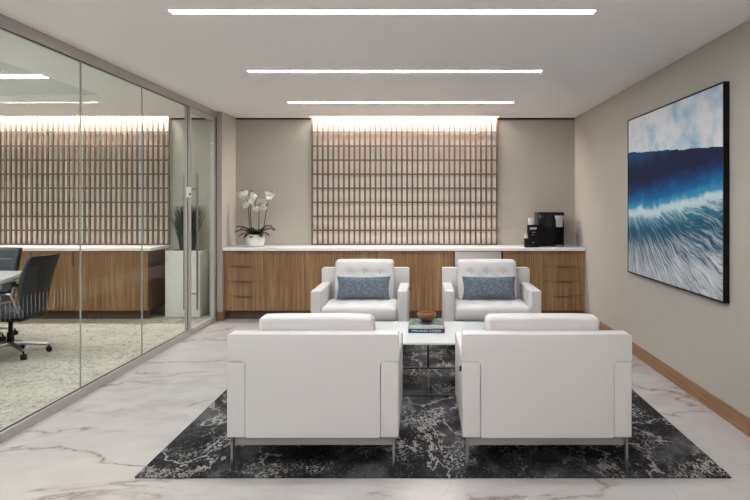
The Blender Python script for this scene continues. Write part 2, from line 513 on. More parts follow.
struct('wall_back_meeting', [(XC, XG - 0.06, YB, YB + 0.12, 0, H + 0.16)], M['wall_conf'])
struct('wall_left', [(XG - 0.06, -2.49, 9.05, YB, 0, H)], M['wall'])
struct('wall_far_left', [(XC - 0.12, XC, YR, YB + 0.1, 0, H + 0.12)], M['wall_conf'])
struct('wall_rear', [(XC, XR + 0.12, YR - 0.12, YR, 0, H + 0.12)], M['wall'])
# wallcovering panel joint on the back wall, black strips painted in for the shade of the ceiling gap
for i, (a, b) in enumerate([(-2.488, -1.478), (1.018, 2.052), (-3.36, -2.62)]):
    struct('trim_%d' % (i + 1), [(a, b, YB - 0.012, YB + 0.002, H - 0.022, H - 0.001)], M['gap'])
# baseboards
struct('baseboard_right', [(XR - 0.014, XR, YR, 9.155, 0, 0.108)], M['base'])
struct('baseboard_left', [(-2.565, -2.476, 9.036, 9.05, 0, 0.108), (-2.49, -2.476, 9.05, 9.16, 0, 0.108)], M['base'])

# glass partition -----------------------------------------------------------
gw = struct_empty('window_1')
boxes('header_rail', [(XG - 0.06, XG, YR, 9.05, H - 0.073, H)], M['alu'], gw)
boxes('sill_rail', [(XG - 0.06, XG, YR, 8.035, 0.0, 0.058)], M['alu'], gw)
boxes('gasket', [(XG - 0.036, XG - 0.018, YR, 8.0, 0.058, 0.060), (XG - 0.036, XG - 0.018, YR, 8.0, H - 0.076, H - 0.073)], M['gasket'], gw)
boxes('post', [(XG - 0.062, XG + 0.002, 8.0, 8.033, 0, H - 0.073)], M['alu'], gw)
boxes('jamb', [(XG - 0.062, XG + 0.002, 8.96, 9.05, 0, H - 0.073)], M['alu'], gw)
boxes('jamb_edge', [(XG + 0.002, XG + 0.010, 8.985, 9.0, 0, H - 0.073), (XG - 0.028, XG - 0.022, 7.994, 7.9995, 0.06, H - 0.08)], M['gasket'], gw)
def dashes(name, y0, y1, parent, xg):
    lst = []
    n = int((y1 - y0 - 0.06) / 0.05)
    for k in range(n):
        y = y0 + 0.04 + k * 0.05
        for (za, zb) in ((0.725, 0.855), (1.475, 1.595)):
            lst.append((xg + 0.0052, xg + 0.0056, y, y + 0.011, za, zb))
    return boxes(name, lst, M['frit'], parent)
edges = [-3.45, -1.4, -0.2, 0.99, 2.18, 3.1, 4.29, 5.485, 6.69, 8.0]
for a, b in zip(edges, edges[1:]):
    p = boxes('glass_pane', [(XG - 0.032, XG - 0.022, a + 0.002, b - 0.002, 0.05, H - 0.066)], M['glass'], gw)
    if b > 3.5: dashes('dash_pattern', a, b, p, XG - 0.027)
    if b < 7.9: boxes('joint', [(XG - 0.033, XG - 0.021, b - 0.0028, b + 0.0028, 0.05, H - 0.066)], M['joint'], p)
rb('card_reader', XG + 0.002, XG + 0.02, 7.87, 7.985, 1.525, 1.64, M['white'], gw, r=0.006)
boxes('card_reader_slot', [(XG + 0.02, XG + 0.0215, 7.90, 7.96, 1.55, 1.57)], M['gasket'], gw.children[-1])
boxes('reader_mount', [(XG - 0.022, XG + 0.003, 7.88, 7.98, 1.53, 1.635)], M['alu'], gw)
dr = struct_empty('door_1')
Y0, Y1 = 8.038, 8.955
boxes('door_frame', [(XG - 0.05, XG - 0.006, Y0, Y0 + 0.025, 0.01, H - 0.08), (XG - 0.05, XG - 0.006, Y1 - 0.025, Y1, 0.01, H - 0.08),
                     (XG - 0.05, XG - 0.006, Y0 + 0.035, Y1 - 0.035, 0.01, 0.06), (XG - 0.05, XG - 0.006, Y0 + 0.035, Y1 - 0.035, H - 0.13, H - 0.08)], M['alu_light'], dr)
gp = boxes('glass_pane', [(XG - 0.032, XG - 0.022, Y0 + 0.03, Y1 - 0.03, 0.055, H - 0.125)], M['glass'], dr)
dashes('dash_pattern', Y0, Y1, gp, XG - 0.027)
bm = bmesh.new()
yh = Y0 + 0.075
for sx in (XG + 0.045, XG - 0.10):
    tube(bm, [(sx, yh, 0.27), (sx, yh, 1.80)], 0.0125, 12)
for z in (0.45, 1.62):
    tube(bm, [(XG + 0.045, yh, z), (XG - 0.10, yh, z)], 0.008, 8)
mesh_obj('door_handle', bm, M['steel'], dr)

# lattices --------------------------------------------------------------------
def lattice(name, x0, n, step, label, cx=1):
    x1 = x0 + step * n
    mid = (x0 + x1) / 2
    t = thing(name, label, 'wall panel', (mid, 9.67, 0.905))
    zs = [0.0075 + 0.1875 * k for k in range(9)]
    top = H + 0.05 - 0.905
    boxes('woven_backing', [(x0 - mid - .012, x1 - mid + .012, 0.036, 0.0495, 0.001, top + 0.02)], M['backing'], t)
    boxes('vertical_slats', [(x0 - mid + k * step - 0.0118, x0 - mid + k * step + 0.0118, 0.004, 0.030, 0.001, top) for k in range(n + 1)], M['slat'], t)
    boxes('horizontal_slats', [(x0 - mid - 0.009, x1 - mid + 0.009, 0.002, 0.026, z - 0.0065, z + 0.0115) for z in zs], M['slat'], t)
    return t
st = 2.464 / 35
lattice('wood_lattice', -1.459, 35, st, 'walnut slat lattice over cream panel, framed by bare wall on both sides')
nC = 51
lattice('wood_lattice', -3.378 - nC * st, nC, st, 'walnut slat lattice seen through the glass partition above the meeting room cabinets')

# cove strips
def cove(x0, x1, lab, y=9.635):
    t = thing('cove_light', lab, 'light', ((x0 + x1) / 2, y, H + 0.075))
    hw = (x1 - x0) / 2 - 0.02
    boxes('diffuser', [(-hw, hw, -0.07, 0.05, 0.0, 0.006)], M['cove'], t)
    boxes('housing', [(-hw - .01, hw + .01, -0.075, 0.06, 0.006, 0.044)], M['white'], t)
cove(SX0, SX1, 'warm cove light strip in the ceiling slot over the lattice between bare walls')
cove(CX0, CX1, 'warm cove light strip over the lattice behind the glass partition')

# linear ceiling lights -----------------------------------------------------------
def strip(x0, x1, y, w_, mat, lab, grp):
    t = thing('linear_ceiling_light', lab, 'ceiling light', ((x0 + x1) / 2, y, H), 0, grp)
    hw = (x1 - x0) / 2
    d = boxes('diffuser', [(-hw, hw, -w_ / 2, w_ / 2, -0.006, 0.0)], mat, t)
    boxes('trim', [(-hw - .006, hw + .006, -w_ / 2 - .006, -w_ / 2, -0.006, 0.0), (-hw - .006, hw + .006, w_ / 2, w_ / 2 + .006, -0.006, 0.0),
                   (-hw - .006, -hw, -w_ / 2, w_ / 2, -0.006, 0.0), (hw, hw + .006, -w_ / 2, w_ / 2, -0.006, 0.0)], M['white'], t)
labs = {4.34: 'long white linear ceiling light nearest the camera, longest of the three',
        6.28: 'middle white linear ceiling light of the three in the lounge',
        8.20: 'farthest white linear ceiling light, just before the wood lattice'}
for y in (-1.5, 0.46, 2.40, 4.34, 6.28, 8.20):  # strips nearer than the labelled ones are out of view, added for their light
    strip(-1.50, 1.035, y, 0.082, M['led'], labs.get(y, 'unseen white linear ceiling light added above and behind the viewpoint'), 'linear lights in the lounge ceiling')
for y in (-1.2, 1.4, 4.0, 6.56):
    strip(-6.4, -3.405, y, 0.10, M['led_conf'], 'white linear ceiling light in the tiled meeting room ceiling behind glass' if y > 6 else 'white linear ceiling light deeper in the meeting room ceiling', 'linear lights in the meeting room')

# ------------------------------------------------------------------ cabinets along the back wall
YF = 9.11
def px(x, D=YF): return (x - 421.5) * D / F_PX
ZB, ZT = 0.112, 0.865
def cabinet(x0, x1, kind, label, name='base_cabinet', doors=1, group=None, pulls='top', side=None):
    c = (x0 + x1) / 2
    t = thing(name, label, 'cabinet', (c, YF, 0), 0, group)
    a, b = x0 - c, x1 - c
    g = 0.0018
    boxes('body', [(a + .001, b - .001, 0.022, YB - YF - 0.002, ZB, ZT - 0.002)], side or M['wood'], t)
    boxes('toe_kick', [(a + .001, b - .001, 0.075, 0.095, 0.001, ZB)], M['kick'], t)
    W = b - a
    if kind == 'drawers':
        hz = (ZT - 0.004 - ZB) / 4
        for k in range(4):
            z0 = ZB + k * hz; z1 = z0 + hz
            d = boxes('drawer', [(a + g, b - g, 0.0, 0.02, z0 + g, z1 - g)], M['wood'], t)
            boxes('pull', [(-0.085, 0.085, -0.020, 0.0, z1 - 0.012, z1 - 0.008), (-0.085, 0.085, -0.020, -0.017, z1 - 0.018, z1 - 0.008)], M['bronze'], d)
    else:
        wd = W / doors
        for k in range(doors):
            xa = a + k * wd; xb = xa + wd
            d = boxes('door', [(xa + g, xb - g, 0.0, 0.02, ZB + g, ZT - 0.004)], M['wood'], t)
            m = (xa + xb) / 2
            if pulls == 'top':
                boxes('pull', [(m - 0.085, m + 0.085, -0.02, 0.0, ZT - 0.014, ZT - 0.008)], M['bronze'], d)
            elif pulls == 'side':
                boxes('pull', [(xa + 0.004, xa + 0.020, -0.018, 0.0, ZT - 0.19, ZT - 0.008)], M['bronze'], d)
    return t
xs = [-2.488, px(263.8), px(304.6), px(379.3), px(454) - .006]
cabinet(xs[0], xs[1], 'drawers', 'walnut four-drawer cabinet at the left end of the lounge counter, under the orchid')
cabinet(xs[1], xs[2], 'doors', 'narrow walnut door cabinet between the left drawer stack and the lattice edge')
cabinet(xs[2], xs[3], 'doors', 'walnut two-door cabinet mostly behind the left pillow armchair', doors=2)
cabinet(xs[3], xs[4], 'doors', 'walnut two-door cabinet left of the stainless appliance', doors=2)
cabinet(px(502.5) + .008, px(542.4), 'doors', 'narrow walnut door cabinet right of the stainless appliance')
cabinet(px(542.4), 2.053, 'drawers', 'walnut four-drawer cabinet at the right end, under the coffee machine')
fr = thing('undercounter_fridge', 'stainless undercounter refrigerator front behind the right pillow armchair', 'refrigerator', ((px(454) + px(502.5)) / 2, YF, 0))
hw = (px(502.5) - px(454)) / 2 - 0.004
boxes('body', [(-hw, hw, 0.03, 0.6, 0.03, ZT - 0.004)], M['gasket'], fr)
rb('door', -hw + 0.006, hw - 0.010, -0.004, 0.03, 0.12, ZT - 0.008, M['fridge'], fr, r=0.004)
boxes('kick_grille', [(-hw, hw, 0.035, 0.05, 0.001, 0.10)], M['gasket'], fr)
tag(rb('countertop', -2.488, 2.053, 9.078, 9.718, 0.866, 0.904, M['quartz'], r=0.003),
    'long white quartz countertop carrying the orchid and coffee machine', 'countertop')
# meeting room
mx_ = [-3.44, -3.86, -4.39, -4.92, -5.45, -5.98, -6.51]
ml = ['walnut cabinet at the right end of the meeting room credenza, dark side showing',
      'second walnut cabinet from the right end of the meeting room credenza, beyond glass',
      'walnut cabinet of the meeting room credenza right behind the swivel chair back',
      'walnut cabinet of the meeting room credenza behind the table end',
      'walnut meeting room cabinet beyond the left picture edge', 'walnut meeting room cabinet at the hidden left end']
for i, (a, b) in enumerate(zip(mx_, mx_[1:])):
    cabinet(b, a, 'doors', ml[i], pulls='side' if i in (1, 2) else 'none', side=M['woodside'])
tag(rb('countertop', -6.55, -3.39, 9.078, 9.718, 0.866, 0.904, M['quartz'], r=0.003),
    'white quartz countertop of the meeting room credenza behind glass', 'countertop')

# ------------------------------------------------------------------ rug
rug = rb('area_rug', -1.518, 1.642, 3.834, 7.95, 0.0005, 0.011, M['rug'], r=0.004)
tag(rug, 'charcoal and white abstract area rug under the armchairs', 'rug')

# ------------------------------------------------------------------ armchairs
def make_armchair():
    t = thing('armchair', 'x', 'armchair', (0, 0, 0.011), 0, 'white leather lounge armchairs')
    L = M['leather']
    zf = -0.011
    Wd, DP = 0.464, 0.90
    for s in (-1, 1):
        xa, xb = sorted((s * 0.366, s * Wd))
        rb('arm', xa, xb, 0.0, DP - 0.134, 0.194 + zf, 0.622 + zf, L, t, r=0.014, n=3, cuts=(1, 4, 3))
        rb('arm_end', xa, xb, DP - 0.1335, DP - 0.002, 0.194 + zf, 0.616 + zf, L, t, r=0.007, n=2)
    # the back is one T-shaped upholstered piece whose shoulders rest over the arms
    prof = []
    def arc(cx_, cz_, r_, a0, a1, n_=5):
        for k in range(n_ + 1):
            a = math.radians(a0 + (a1 - a0) * k / n_)
            prof.append((cx_ + r_ * math.cos(a), cz_ + r_ * math.sin(a)))
    pin, zl, zt_, zs = 0.3640, 0.194 + zf, 0.768 + zf, 0.618 + zf
    arc(Wd - 0.014, zt_ - 0.014, 0.014, 0, 90)
    arc(-Wd + 0.014, zt_ - 0.014, 0.014, 90, 180)
    arc(-Wd + 0.006, zs + 0.006, 0.006, 180, 270)
    arc(-pin - 0.016, zs - 0.016, 0.016, 90, 0)
    arc(-pin + 0.006, zl + 0.006, 0.006, 180, 270)
    arc(pin - 0.006, zl + 0.006, 0.006, 270, 360)
    arc(pin + 0.016, zs - 0.016, 0.016, 180, 90)
    arc(Wd - 0.006, zs + 0.006, 0.006, 270, 360)
    bm = bmesh.new()
    va = [bm.verts.new((x, DP - 0.132, z)) for x, z in prof]
    vb2 = [bm.verts.new((x, DP, z)) for x, z in prof]
    fa = bm.faces.new(va[::-1]); fb = bm.faces.new(vb2)
    for k in range(len(prof)):
        k2 = (k + 1) % len(prof); bm.faces.new((va[k], va[k2], vb2[k2], vb2[k]))
    bmesh.ops.bevel(bm, geom=list(fa.edges) + list(fb.edges), offset=0.006, segments=3, profile=0.5, affect='EDGES')
    mesh_obj('back_panel', bm, L, t)
    rb('seat_base', -0.365, 0.365, 0.012, DP - 0.135, 0.190 + zf, 0.335 + zf, L, t, r=0.014, n=3)
    btn = [(-0.18, -0.1), (0.0, -0.1), (0.18, -0.1), (-0.18, 0.1), (0.0, 0.1), (0.18, 0.1)]
    def seatfn(p, h):
        u, v = p.x / h.x, p.y / h.y
        q = p.copy()
        if p.z > 0:
            q.z += 0.018 * (1 - u ** 4) * (1 - v ** 4)
            for bx, by in btn:
                q.z -= 0.016 * math.exp(-((p.x - bx) ** 2 + (p.y - by + 0.05) ** 2) / (2 * 0.028 ** 2))
            # tuft creases
            q.z -= 0.003 * math.exp(-(p.y + 0.05 - 0.1) ** 2 / 0.0003) + 0.003 * math.exp(-(p.y + 0.05 + 0.1) ** 2 / 0.0003)
        q.y += (-0.012 if p.y < 0 else 0.0) * (1 - (p.z / h.z) ** 2)
        return q
    sc = rb('seat_cushion', -0.3625, 0.3625, -0.006, 0.66, 0.336 + zf, 0.468 + zf, L, t, r=0.028, n=3, cuts=(30, 26, 2), fn=seatfn)
    def backfn(p, h):
        u, w_ = p.x / h.x, p.z / h.z
        q = p.copy()
        if p.y < 0:
            q.y -= 0.026 * (1 - u ** 4) * (1 - w_ ** 4)
            for bx in (-0.18, 0, 0.18):
                for bz in (0.075, -0.085):
                    q.y += 0.020 * math.exp(-((p.x - bx) ** 2 + (p.z - bz) ** 2) / (2 * 0.026 ** 2))
                q.y += 0.0
            q.y += 0.004 * math.exp(-(p.z - 0.075) ** 2 / 0.0003)
        q.z += (0.006 * (1 - u ** 4) if p.z > 0 else 0)
        # lean
        q.y += 0.20 * (q.z + h.z)
        return q
    bc = rb('back_cushion', -0.328, 0.328, 0.55, 0.705, 0.452 + zf, 0.852 + zf, L, t, r=0.032, n=3, cuts=(28, 2, 20), fn=backfn)
    for bx in (-0.18, 0, 0.18):
        bm = bmesh.new(); bmesh.ops.create_uvsphere(bm, u_segments=10, v_segments=6, radius=0.011, matrix=Matrix.Translation((bx, 0.627 - 0.0775 - 0.007 + 0.2 * 0.275, 0.727 + zf)) @ Matrix.Diagonal((1, 0.6, 1, 1)))
        mesh_obj('button', bm, L, bc)
    for bx, by in btn:
        bm = bmesh.new(); bmesh.ops.create_uvsphere(bm, u_segments=10, v_segments=6, radius=0.011, matrix=Matrix.Translation((bx, 0.327 + by - 0.05, 0.468 + zf + 0.003)) @ Matrix.Diagonal((1, 1, 0.5, 1)))
        mesh_obj('button', bm, L, sc)
    # steel base
    S = M['steel']
    rb('base_frame', -0.432, 0.432, 0.80, 0.812, 0.147 + zf, 0.189 + zf, S, t, r=0.001, n=1)
    rb('base_frame', -0.432, 0.432, 0.05, 0.062, 0.147 + zf, 0.189 + zf, S, t, r=0.001, n=1)
    for s in (-1, 1):
        rb('side_rail', s * 0.438 - 0.006, s * 0.438 + 0.006, 0.05, 0.894, 0.165 + zf, 0.189 + zf, S, t, r=0.001, n=1)
        for yy in (0.05, 0.862):
            rb('leg', s * 0.438 - 0.007, s * 0.438 + 0.007, yy, yy + 0.032, 0.0, 0.189 + zf, S, t, r=0.0015, n=1)
    # frame bar seen from behind
    rb('base_frame', -0.43, 0.43, DP - 0.028, DP - 0.020, 0.147 + zf, 0.189 + zf, S, t, r=0.001, n=1)
    rb('brand_tab', Wd - 0.002, Wd + 0.012, DP - 0.13, DP - 0.118, 0.535 + zf, 0.565 + zf, M['tag'], t, r=0.001, n=1)
    return t
ch = make_armchair()
ch.location = (-0.590, 6.86, 0.011)
ch['label'] = 'white leather armchair facing camera at left, holding a blue tweed pillow'
c2 = copy_tree(ch); c2.location = (0.678, 6.86, 0.011)
c2['label'] = 'white leather armchair facing camera at right, pillow on it, fridge behind'
c3 = copy_tree(ch); c3.location = (-0.588, 3.915 + 0.90, 0.011); c3.rotation_euler = (0, 0, PI)
c3['label'] = 'white leather armchair seen from behind, left of the two in the foreground'
c4 = copy_tree(ch); c4.location = (0.680, 3.915 + 0.90, 0.011); c4.rotation_euler = (0, 0, PI)
c4['label'] = 'white leather armchair seen from behind, right of the two in the foreground'
for c in (c3, c4): c.scale = (0.985, 1, 0.972)
c3.scale = (1.0, 1, 0.972)
for c in (ch, c2): c.scale = (0.99, 1, 1.015)
for c in (c3, c4):
    for k in c.children:
        if k.name.startswith('back_cushion'): k.location = (0, 0.0, -0.008); k.scale = (0.985, 1, 1)
for c in (ch, c2):
    for k in c.children:
        if k.name.startswith('back_cushion'): k.location = (0, -0.0, 0.006); k.scale = (0.93, 1, 1)

# pillows
def pillow(loc, rz, label, sx=0.272, sz=0.118):
    bm = bmesh.new()
    NX, NZ = 34, 20
    top = {}; bot = {}
    for i in range(NX + 1):
        for j in range(NZ + 1):
            u = -1 + 2 * i / NX; v = -1 + 2 * j / NZ
            pin = 1 - 0.07 * (1 - v * v) * abs(u) ** 3
            pin2 = 1 - 0.10 * (1 - u * u) * abs(v) ** 3
            x = u * sx * pin; z = v * sz * pin2
            th = 0.062 * ((1 - abs(u) ** 2.6) * (1 - abs(v) ** 2.6)) ** 0.55
            edge = i in (0, NX) or j in (0, NZ)
            wob = 0.003 * math.sin(7 * u + 3 * v + rz * 9) * (1 - u * u)
            a = bm.verts.new((x, -th + wob if not edge else 0, z))
            top[i, j] = a
            bot[i, j] = a if edge else bm.verts.new((x, th, z))
    for d in (top, bot):
        for i in range(NX):
            for j in range(NZ):
                bm.faces.new((d[i, j], d[i + 1, j], d[i + 1, j + 1], d[i, j + 1]))
    o = mesh_obj('lumbar_pillow', bm, M['tweed'])
    o.location = loc; o.rotation_euler = (-0.20, rz, 0)
    tag(o, label, 'pillow', 'tweed lumbar pillows')
    return o
pillow((-0.585, 7.318, 0.606), 0.0, 'blue-grey tweed lumbar pillow on the left armchair facing the camera')
pillow((0.680, 7.305, 0.607), 0.0, 'blue-grey tweed lumbar pillow on the right armchair, stainless appliance behind')

# ------------------------------------------------------------------ coffee table
ct = thing('coffee_table', 'low square white glass coffee table between the four armchairs', 'table', (0.058, 5.875, 0.011))
def topglass():
    t = NT('white_backed_glass')
    return t.fin((0.84, 0.89, 0.885), 0.06, spec=0.5)
bm = bmesh.new()
R, S_ = 0.06, 0.492
pts = []
for cx_, cy_, a0 in ((S_ - R, S_ - R, 0), (-S_ + R, S_ - R, 90), (-S_ + R, -S_ + R, 180), (S_ - R, -S_ + R, 270)):
    for k in range(7):
        a = math.radians(a0 + 15 * k)
        pts.append((cx_ + R * math.cos(a), cy_ + R * math.sin(a)))
vb = [bm.verts.new((x, y, 0.397)) for x, y in pts]; vt = [bm.verts.new((x, y, 0.409)) for x, y in pts]
bm.faces.new(vb[::-1]); bm.faces.new(vt)
for k in range(len(pts)):
    k2 = (k + 1) % len(pts)
    bm.faces.new((vb[k], vb[k2], vt[k2], vt[k]))
mesh_obj('glass_top', bm, topglass(), ct)
DM = simple('gunmetal_bar', (0.16, 0.155, 0.15), 0.35, 0.9)
rb('floor_rail', -0.44, 0.44, -0.442, -0.427, 0.0, 0.012, DM, ct, r=0.001, n=1)
rb('floor_rail', -0.44, 0.44, 0.47 , 0.485, 0.0, 0.012, DM, ct, r=0.001, n=1)
rb('floor_rail', -0.008, 0.008, -0.4265, 0.47, 0.0, 0.012, DM, ct, r=0.001, n=1)
for x in (-0.44, 0.44):
    for y in (-0.4345, 0.4775):
        rb('leg', x - 0.008, x + 0.008, y - 0.008, y + 0.008, 0.0, 0.397, DM, ct, r=0.001, n=1)
rb('leg', -0.009, 0.009, 0.4685, 0.4865, 0.012, 0.397, DM, ct, r=0.001, n=1)
rb('top_rail', -0.44, 0.44, -0.442, -0.427, 0.385, 0.397, DM, ct, r=0.001, n=1)
rb('top_rail', -0.44, 0.44, 0.47, 0.485, 0.385, 0.397, DM, ct, r=0.001, n=1)

# books and bowl
def book(loc, rz, w_, d_, h_, spine, covm, label):
    t = thing('book', label, 'book', loc, rz)
    rb('pages', -w_ / 2 + .004, w_ / 2 - .005, -d_ / 2 + 0.003, d_ / 2 - .005, 0.003, h_ - 0.003, M['pages'], t, r=0.001, n=1)
    boxes('cover', [(-w_ / 2, w_ / 2, -d_ / 2, d_ / 2, h_ - 0.003, h_)], covm, t)
    boxes('back_cover', [(-w_ / 2, w_ / 2, -d_ / 2, d_ / 2, 0, 0.003)], spine, t)
    rb('spine', -w_ / 2, w_ / 2, -d_ / 2 - 0.003, -d_ / 2 + .002, 0, h_ - 0.0002, spine, t, r=0.001, n=1)
    return t
zt = 0.4205
b1 = book((0.040, 5.99, zt), 0.0, 0.292, 0.37, 0.033, M['navy'], M['navy'], 'navy hardcover book with white spine lettering, bottom of the stack')
text_mesh('title', 'MALANO CHIESE', 0.021, M['blueink'], b1, (0, -0.1885, 0.0165), (PI / 2, 0, 0), 0.235)
b2 = book((0.038, 5.99, zt + 0.0335), 0.01, 0.275, 0.36, 0.026, M['spine'], M['cover'], 'cream-spined art book with green painted cover, under the bowl')
text_mesh('title', 'LARS FINNEY', 0.014, M['redink'], b2, (0.01, -0.1835, 0.013), (PI / 2, 0, 0), 0.10)
bm = bmesh.new()
lathe(bm, [(0, 0.0), (0.035, 0.0), (0.046, 0.006), (0.070, 0.030), (0.080, 0.052), (0.080, 0.066), (0.074, 0.074), (0.068, 0.072), (0.070, 0.058), (0.060, 0.032), (0.036, 0.014), (0, 0.012)])
bo = mesh_obj('wooden_bowl', bm, M['bowl']); bo.location = (0.042, 6.02, zt + 0.0335 + 0.0265)
tag(bo, 'small round reddish-brown bowl resting on the stacked books', 'bowl')

# ------------------------------------------------------------------ wall art
art = thing('framed_artwork', 'large black-framed blue ocean wave print on the right wall', 'picture', (XR, 5.96, 0.788))
ya, yb, zh = 4.834 - 5.96, 7.085 - 5.96, 1.483
fw = 0.012
boxes('frame', [(-0.041, -0.001, ya, ya + fw, 0, zh), (-0.041, -0.001, yb - fw, yb, 0, zh), (-0.041, -0.001, ya + fw, yb - fw, 0, fw), (-0.041, -0.001, ya + fw, yb - fw, zh - fw, zh)], M['black_mat'], art)
boxes('canvas', [(-0.036, -0.004, ya + fw, yb - fw, fw, zh - fw)], M['sea'], art)

# ------------------------------------------------------------------ orchid
oc = thing('potted_orchid', 'white orchid in a white ceramic pot at the left end of the counter', 'plant', (-2.155, 9.40, 0.905))
bm = bmesh.new()
lathe(bm, [(0, 0.0), (0.085, 0.0), (0.105, 0.012), (0.118, 0.06), (0.120, 0.105), (0.117, 0.15), (0.112, 0.155), (0.108, 0.148), (0.108, 0.13), (0, 0.128)], seg=32)
mesh_obj('pot', bm, M['pot'], oc)
bm = bmesh.new(); lathe(bm, [(0.106, 0.129), (0.06, 0.138), (0, 0.14)], seg=20); mesh_obj('moss', bm, M['soil'], oc)
def opx(x, y, D=9.40): return ((x - 421.5) * D / F_PX + 2.155, 1.45 - (y - 204.3) * D / F_PX - 0.905)
def leaf(ang, ln, wd, rise, droop):
    bm = bmesh.new()
    N = 8
    L_, C_, R_ = [], [], []
    for k in range(N + 1):
        s = k / N
        r = 0.02 + ln * s
        z = 0.13 + rise * math.sin(min(1, s * 1.2) * PI / 2) - droop * s * s
        wk = wd * math.sin(PI * (0.12 + 0.88 * s)) ** 0.7 * (1 if s < 0.99 else 0.05)
        dx, dy = math.cos(ang), math.sin(ang)
        C_.append(bm.verts.new((dx * r, dy * r, z - 0.012)))
        L_.append(bm.verts.new((dx * r - dy * wk, dy * r + dx * wk, z)))
        R_.append(bm.verts.new((dx * r + dy * wk, dy * r - dx * wk, z)))
    for k in range(N):
        bm.faces.new((L_[k], C_[k], C_[k + 1], L_[k + 1])); bm.faces.new((C_[k], R_[k], R_[k + 1], C_[k + 1]))
    bmesh.ops.solidify(bm, geom=bm.faces[:], thickness=0.003)
    mesh_obj('leaf', bm, M['leaf'], oc)
for a, ln, wd, ri, dr_ in ((188, .22, .040, .15, .02), (-8, .21, .040, .16, .02), (240, .12, .040, .10, .04), (300, .12, .040, .10, .04), (180, .25, .034, .12, .06), (195, .19, .036, .09, .09), (165, .20, .035, .14, .04), (225, .15, .035, .07, .09), (0, .24, .034, .13, .05),
                           (-18, .19, .036, .09, .08), (15, .23, .03, .15, .05), (-50, .15, .036, .07, .08), (262, .13, .035, .06, .08), (90, .16, .034, .12, .05), (130, .18, .032, .14, .05)):
    leaf(math.radians(a), ln, wd * 1.25, ri, dr_)
proto = None
def flower(p, sc_=1.0):
    global proto
    if proto is None:
        bm = bmesh.new()
        for k in range(5):
            a = 2 * PI * k / 5 + PI / 2
            wv = 0.019 if k in (1, 4) else 0.013
            ca, sa = math.cos(a), math.sin(a)
            v = []
            for (r, w2, yy) in ((0.002, 0.002, 0.0), (0.014, wv, -0.004), (0.026, wv * 0.9, -0.002), (0.034, 0.003, 0.003)):
                v.append((bm.verts.new((ca * r - sa * w2, yy, sa * r + ca * w2)), bm.verts.new((ca * r + sa * w2, yy, sa * r - ca * w2))))
            for q, r_ in zip(v, v[1:]): bm.faces.new((q[0], q[1], r_[1], r_[0]))
        bmesh.ops.solidify(bm, geom=bm.faces[:], thickness=0.0015)
        bmesh.ops.create_uvsphere(bm, u_segments=6, v_segments=4, radius=0.006, matrix=Matrix.Translation((0, -0.006, -0.003)))
        proto = mesh_obj('flower', bm, M['petal'], oc)
        o = proto
    else:
        o = proto.copy(); COL.objects.link(o)
    o.location = p; s = 1.2 * sc_ * random.uniform(0.85, 1.1); o.scale = (s, s, s)
    o.rotation_euler = (random.uniform(-.95, -.25), random.uniform(-.5, .5), random.uniform(-.7, .7))
stems = [([(250, 233), (249, 215), (247.5, 203), (246, 194), (242, 190.5), (238, 193)], 0.0),
         ([(252, 233), (251.5, 215), (250.5, 200), (250, 192), (254, 191), (258, 199)], -.03),
         ([(259, 233), (259.5, 215), (260.5, 203), (260, 195), (257, 199), (256, 207)], -.02),
         ([(262.5, 233), (265, 217), (267.5, 202), (269, 194), (272, 191), (274.5, 193)], 0.02)]
for P, dy in stems:
    pts = []
    for k, (a, b) in enumerate(P):
        X, Z = opx(a, b); pts.append(Vector((X, dy * (1 + k * .3), Z)))
    fine = []
    for k in range(len(pts) - 1):
        p0, p1, p2, p3 = pts[max(k - 1, 0)], pts[k], pts[k + 1], pts[min(k + 2, len(pts) - 1)]
        for s in range(4):
            q = s / 4
            fine.append(0.5 * ((2 * p1) + (p2 - p0) * q + (2 * p0 - 5 * p1 + 4 * p2 - p3) * q * q + (-p0 + 3 * p1 - 3 * p2 + p3) * q ** 3))
    fine.append(pts[-1])
    bm = bmesh.new(); tube(bm, fine, [0.0062 - 0.0035 * i / len(fine) for i in range(len(fine))], 7); mesh_obj('stem', bm, M['stem'], oc)
for a, b in ((242, 193.5), (244, 196), (242.5, 199), (246.5, 193), (246, 200), (247.5, 204), (244, 203), (246, 206), (249, 197), (240.8, 196),
             (251.5, 194), (254, 195.5), (256, 198), (253, 198), (252, 202), (254.5, 204), (257, 207.5), (258.5, 209), (255.5, 208), (259, 199), (260.5, 201), (258, 203), (256, 201),
             (263, 201), (262.5, 204.5), (264.5, 206), (266, 203), (266.5, 199), (268, 196), (270, 194), (267, 193), (269.5, 198), (271.5, 196.5), (264.5, 198), (262, 207), (265, 209)):
    X, Z = opx(a, b); flower((X, random.uniform(-0.06, 0.03), Z))
for a, b in ((238, 193), (236.9, 194.5), (238.4, 195.5), (274, 192), (275, 194)):
    X, Z = opx(a, b)
    bm = bmesh.new(); bmesh.ops.create_uvsphere(bm, u_segments=8, v_segments=6, radius=0.012, matrix=Matrix.Translation((X, 0, Z)) @ Matrix.Diagonal((0.8, 0.8, 1.1, 1)))
    mesh_obj('bud', bm, M['bud'], oc)

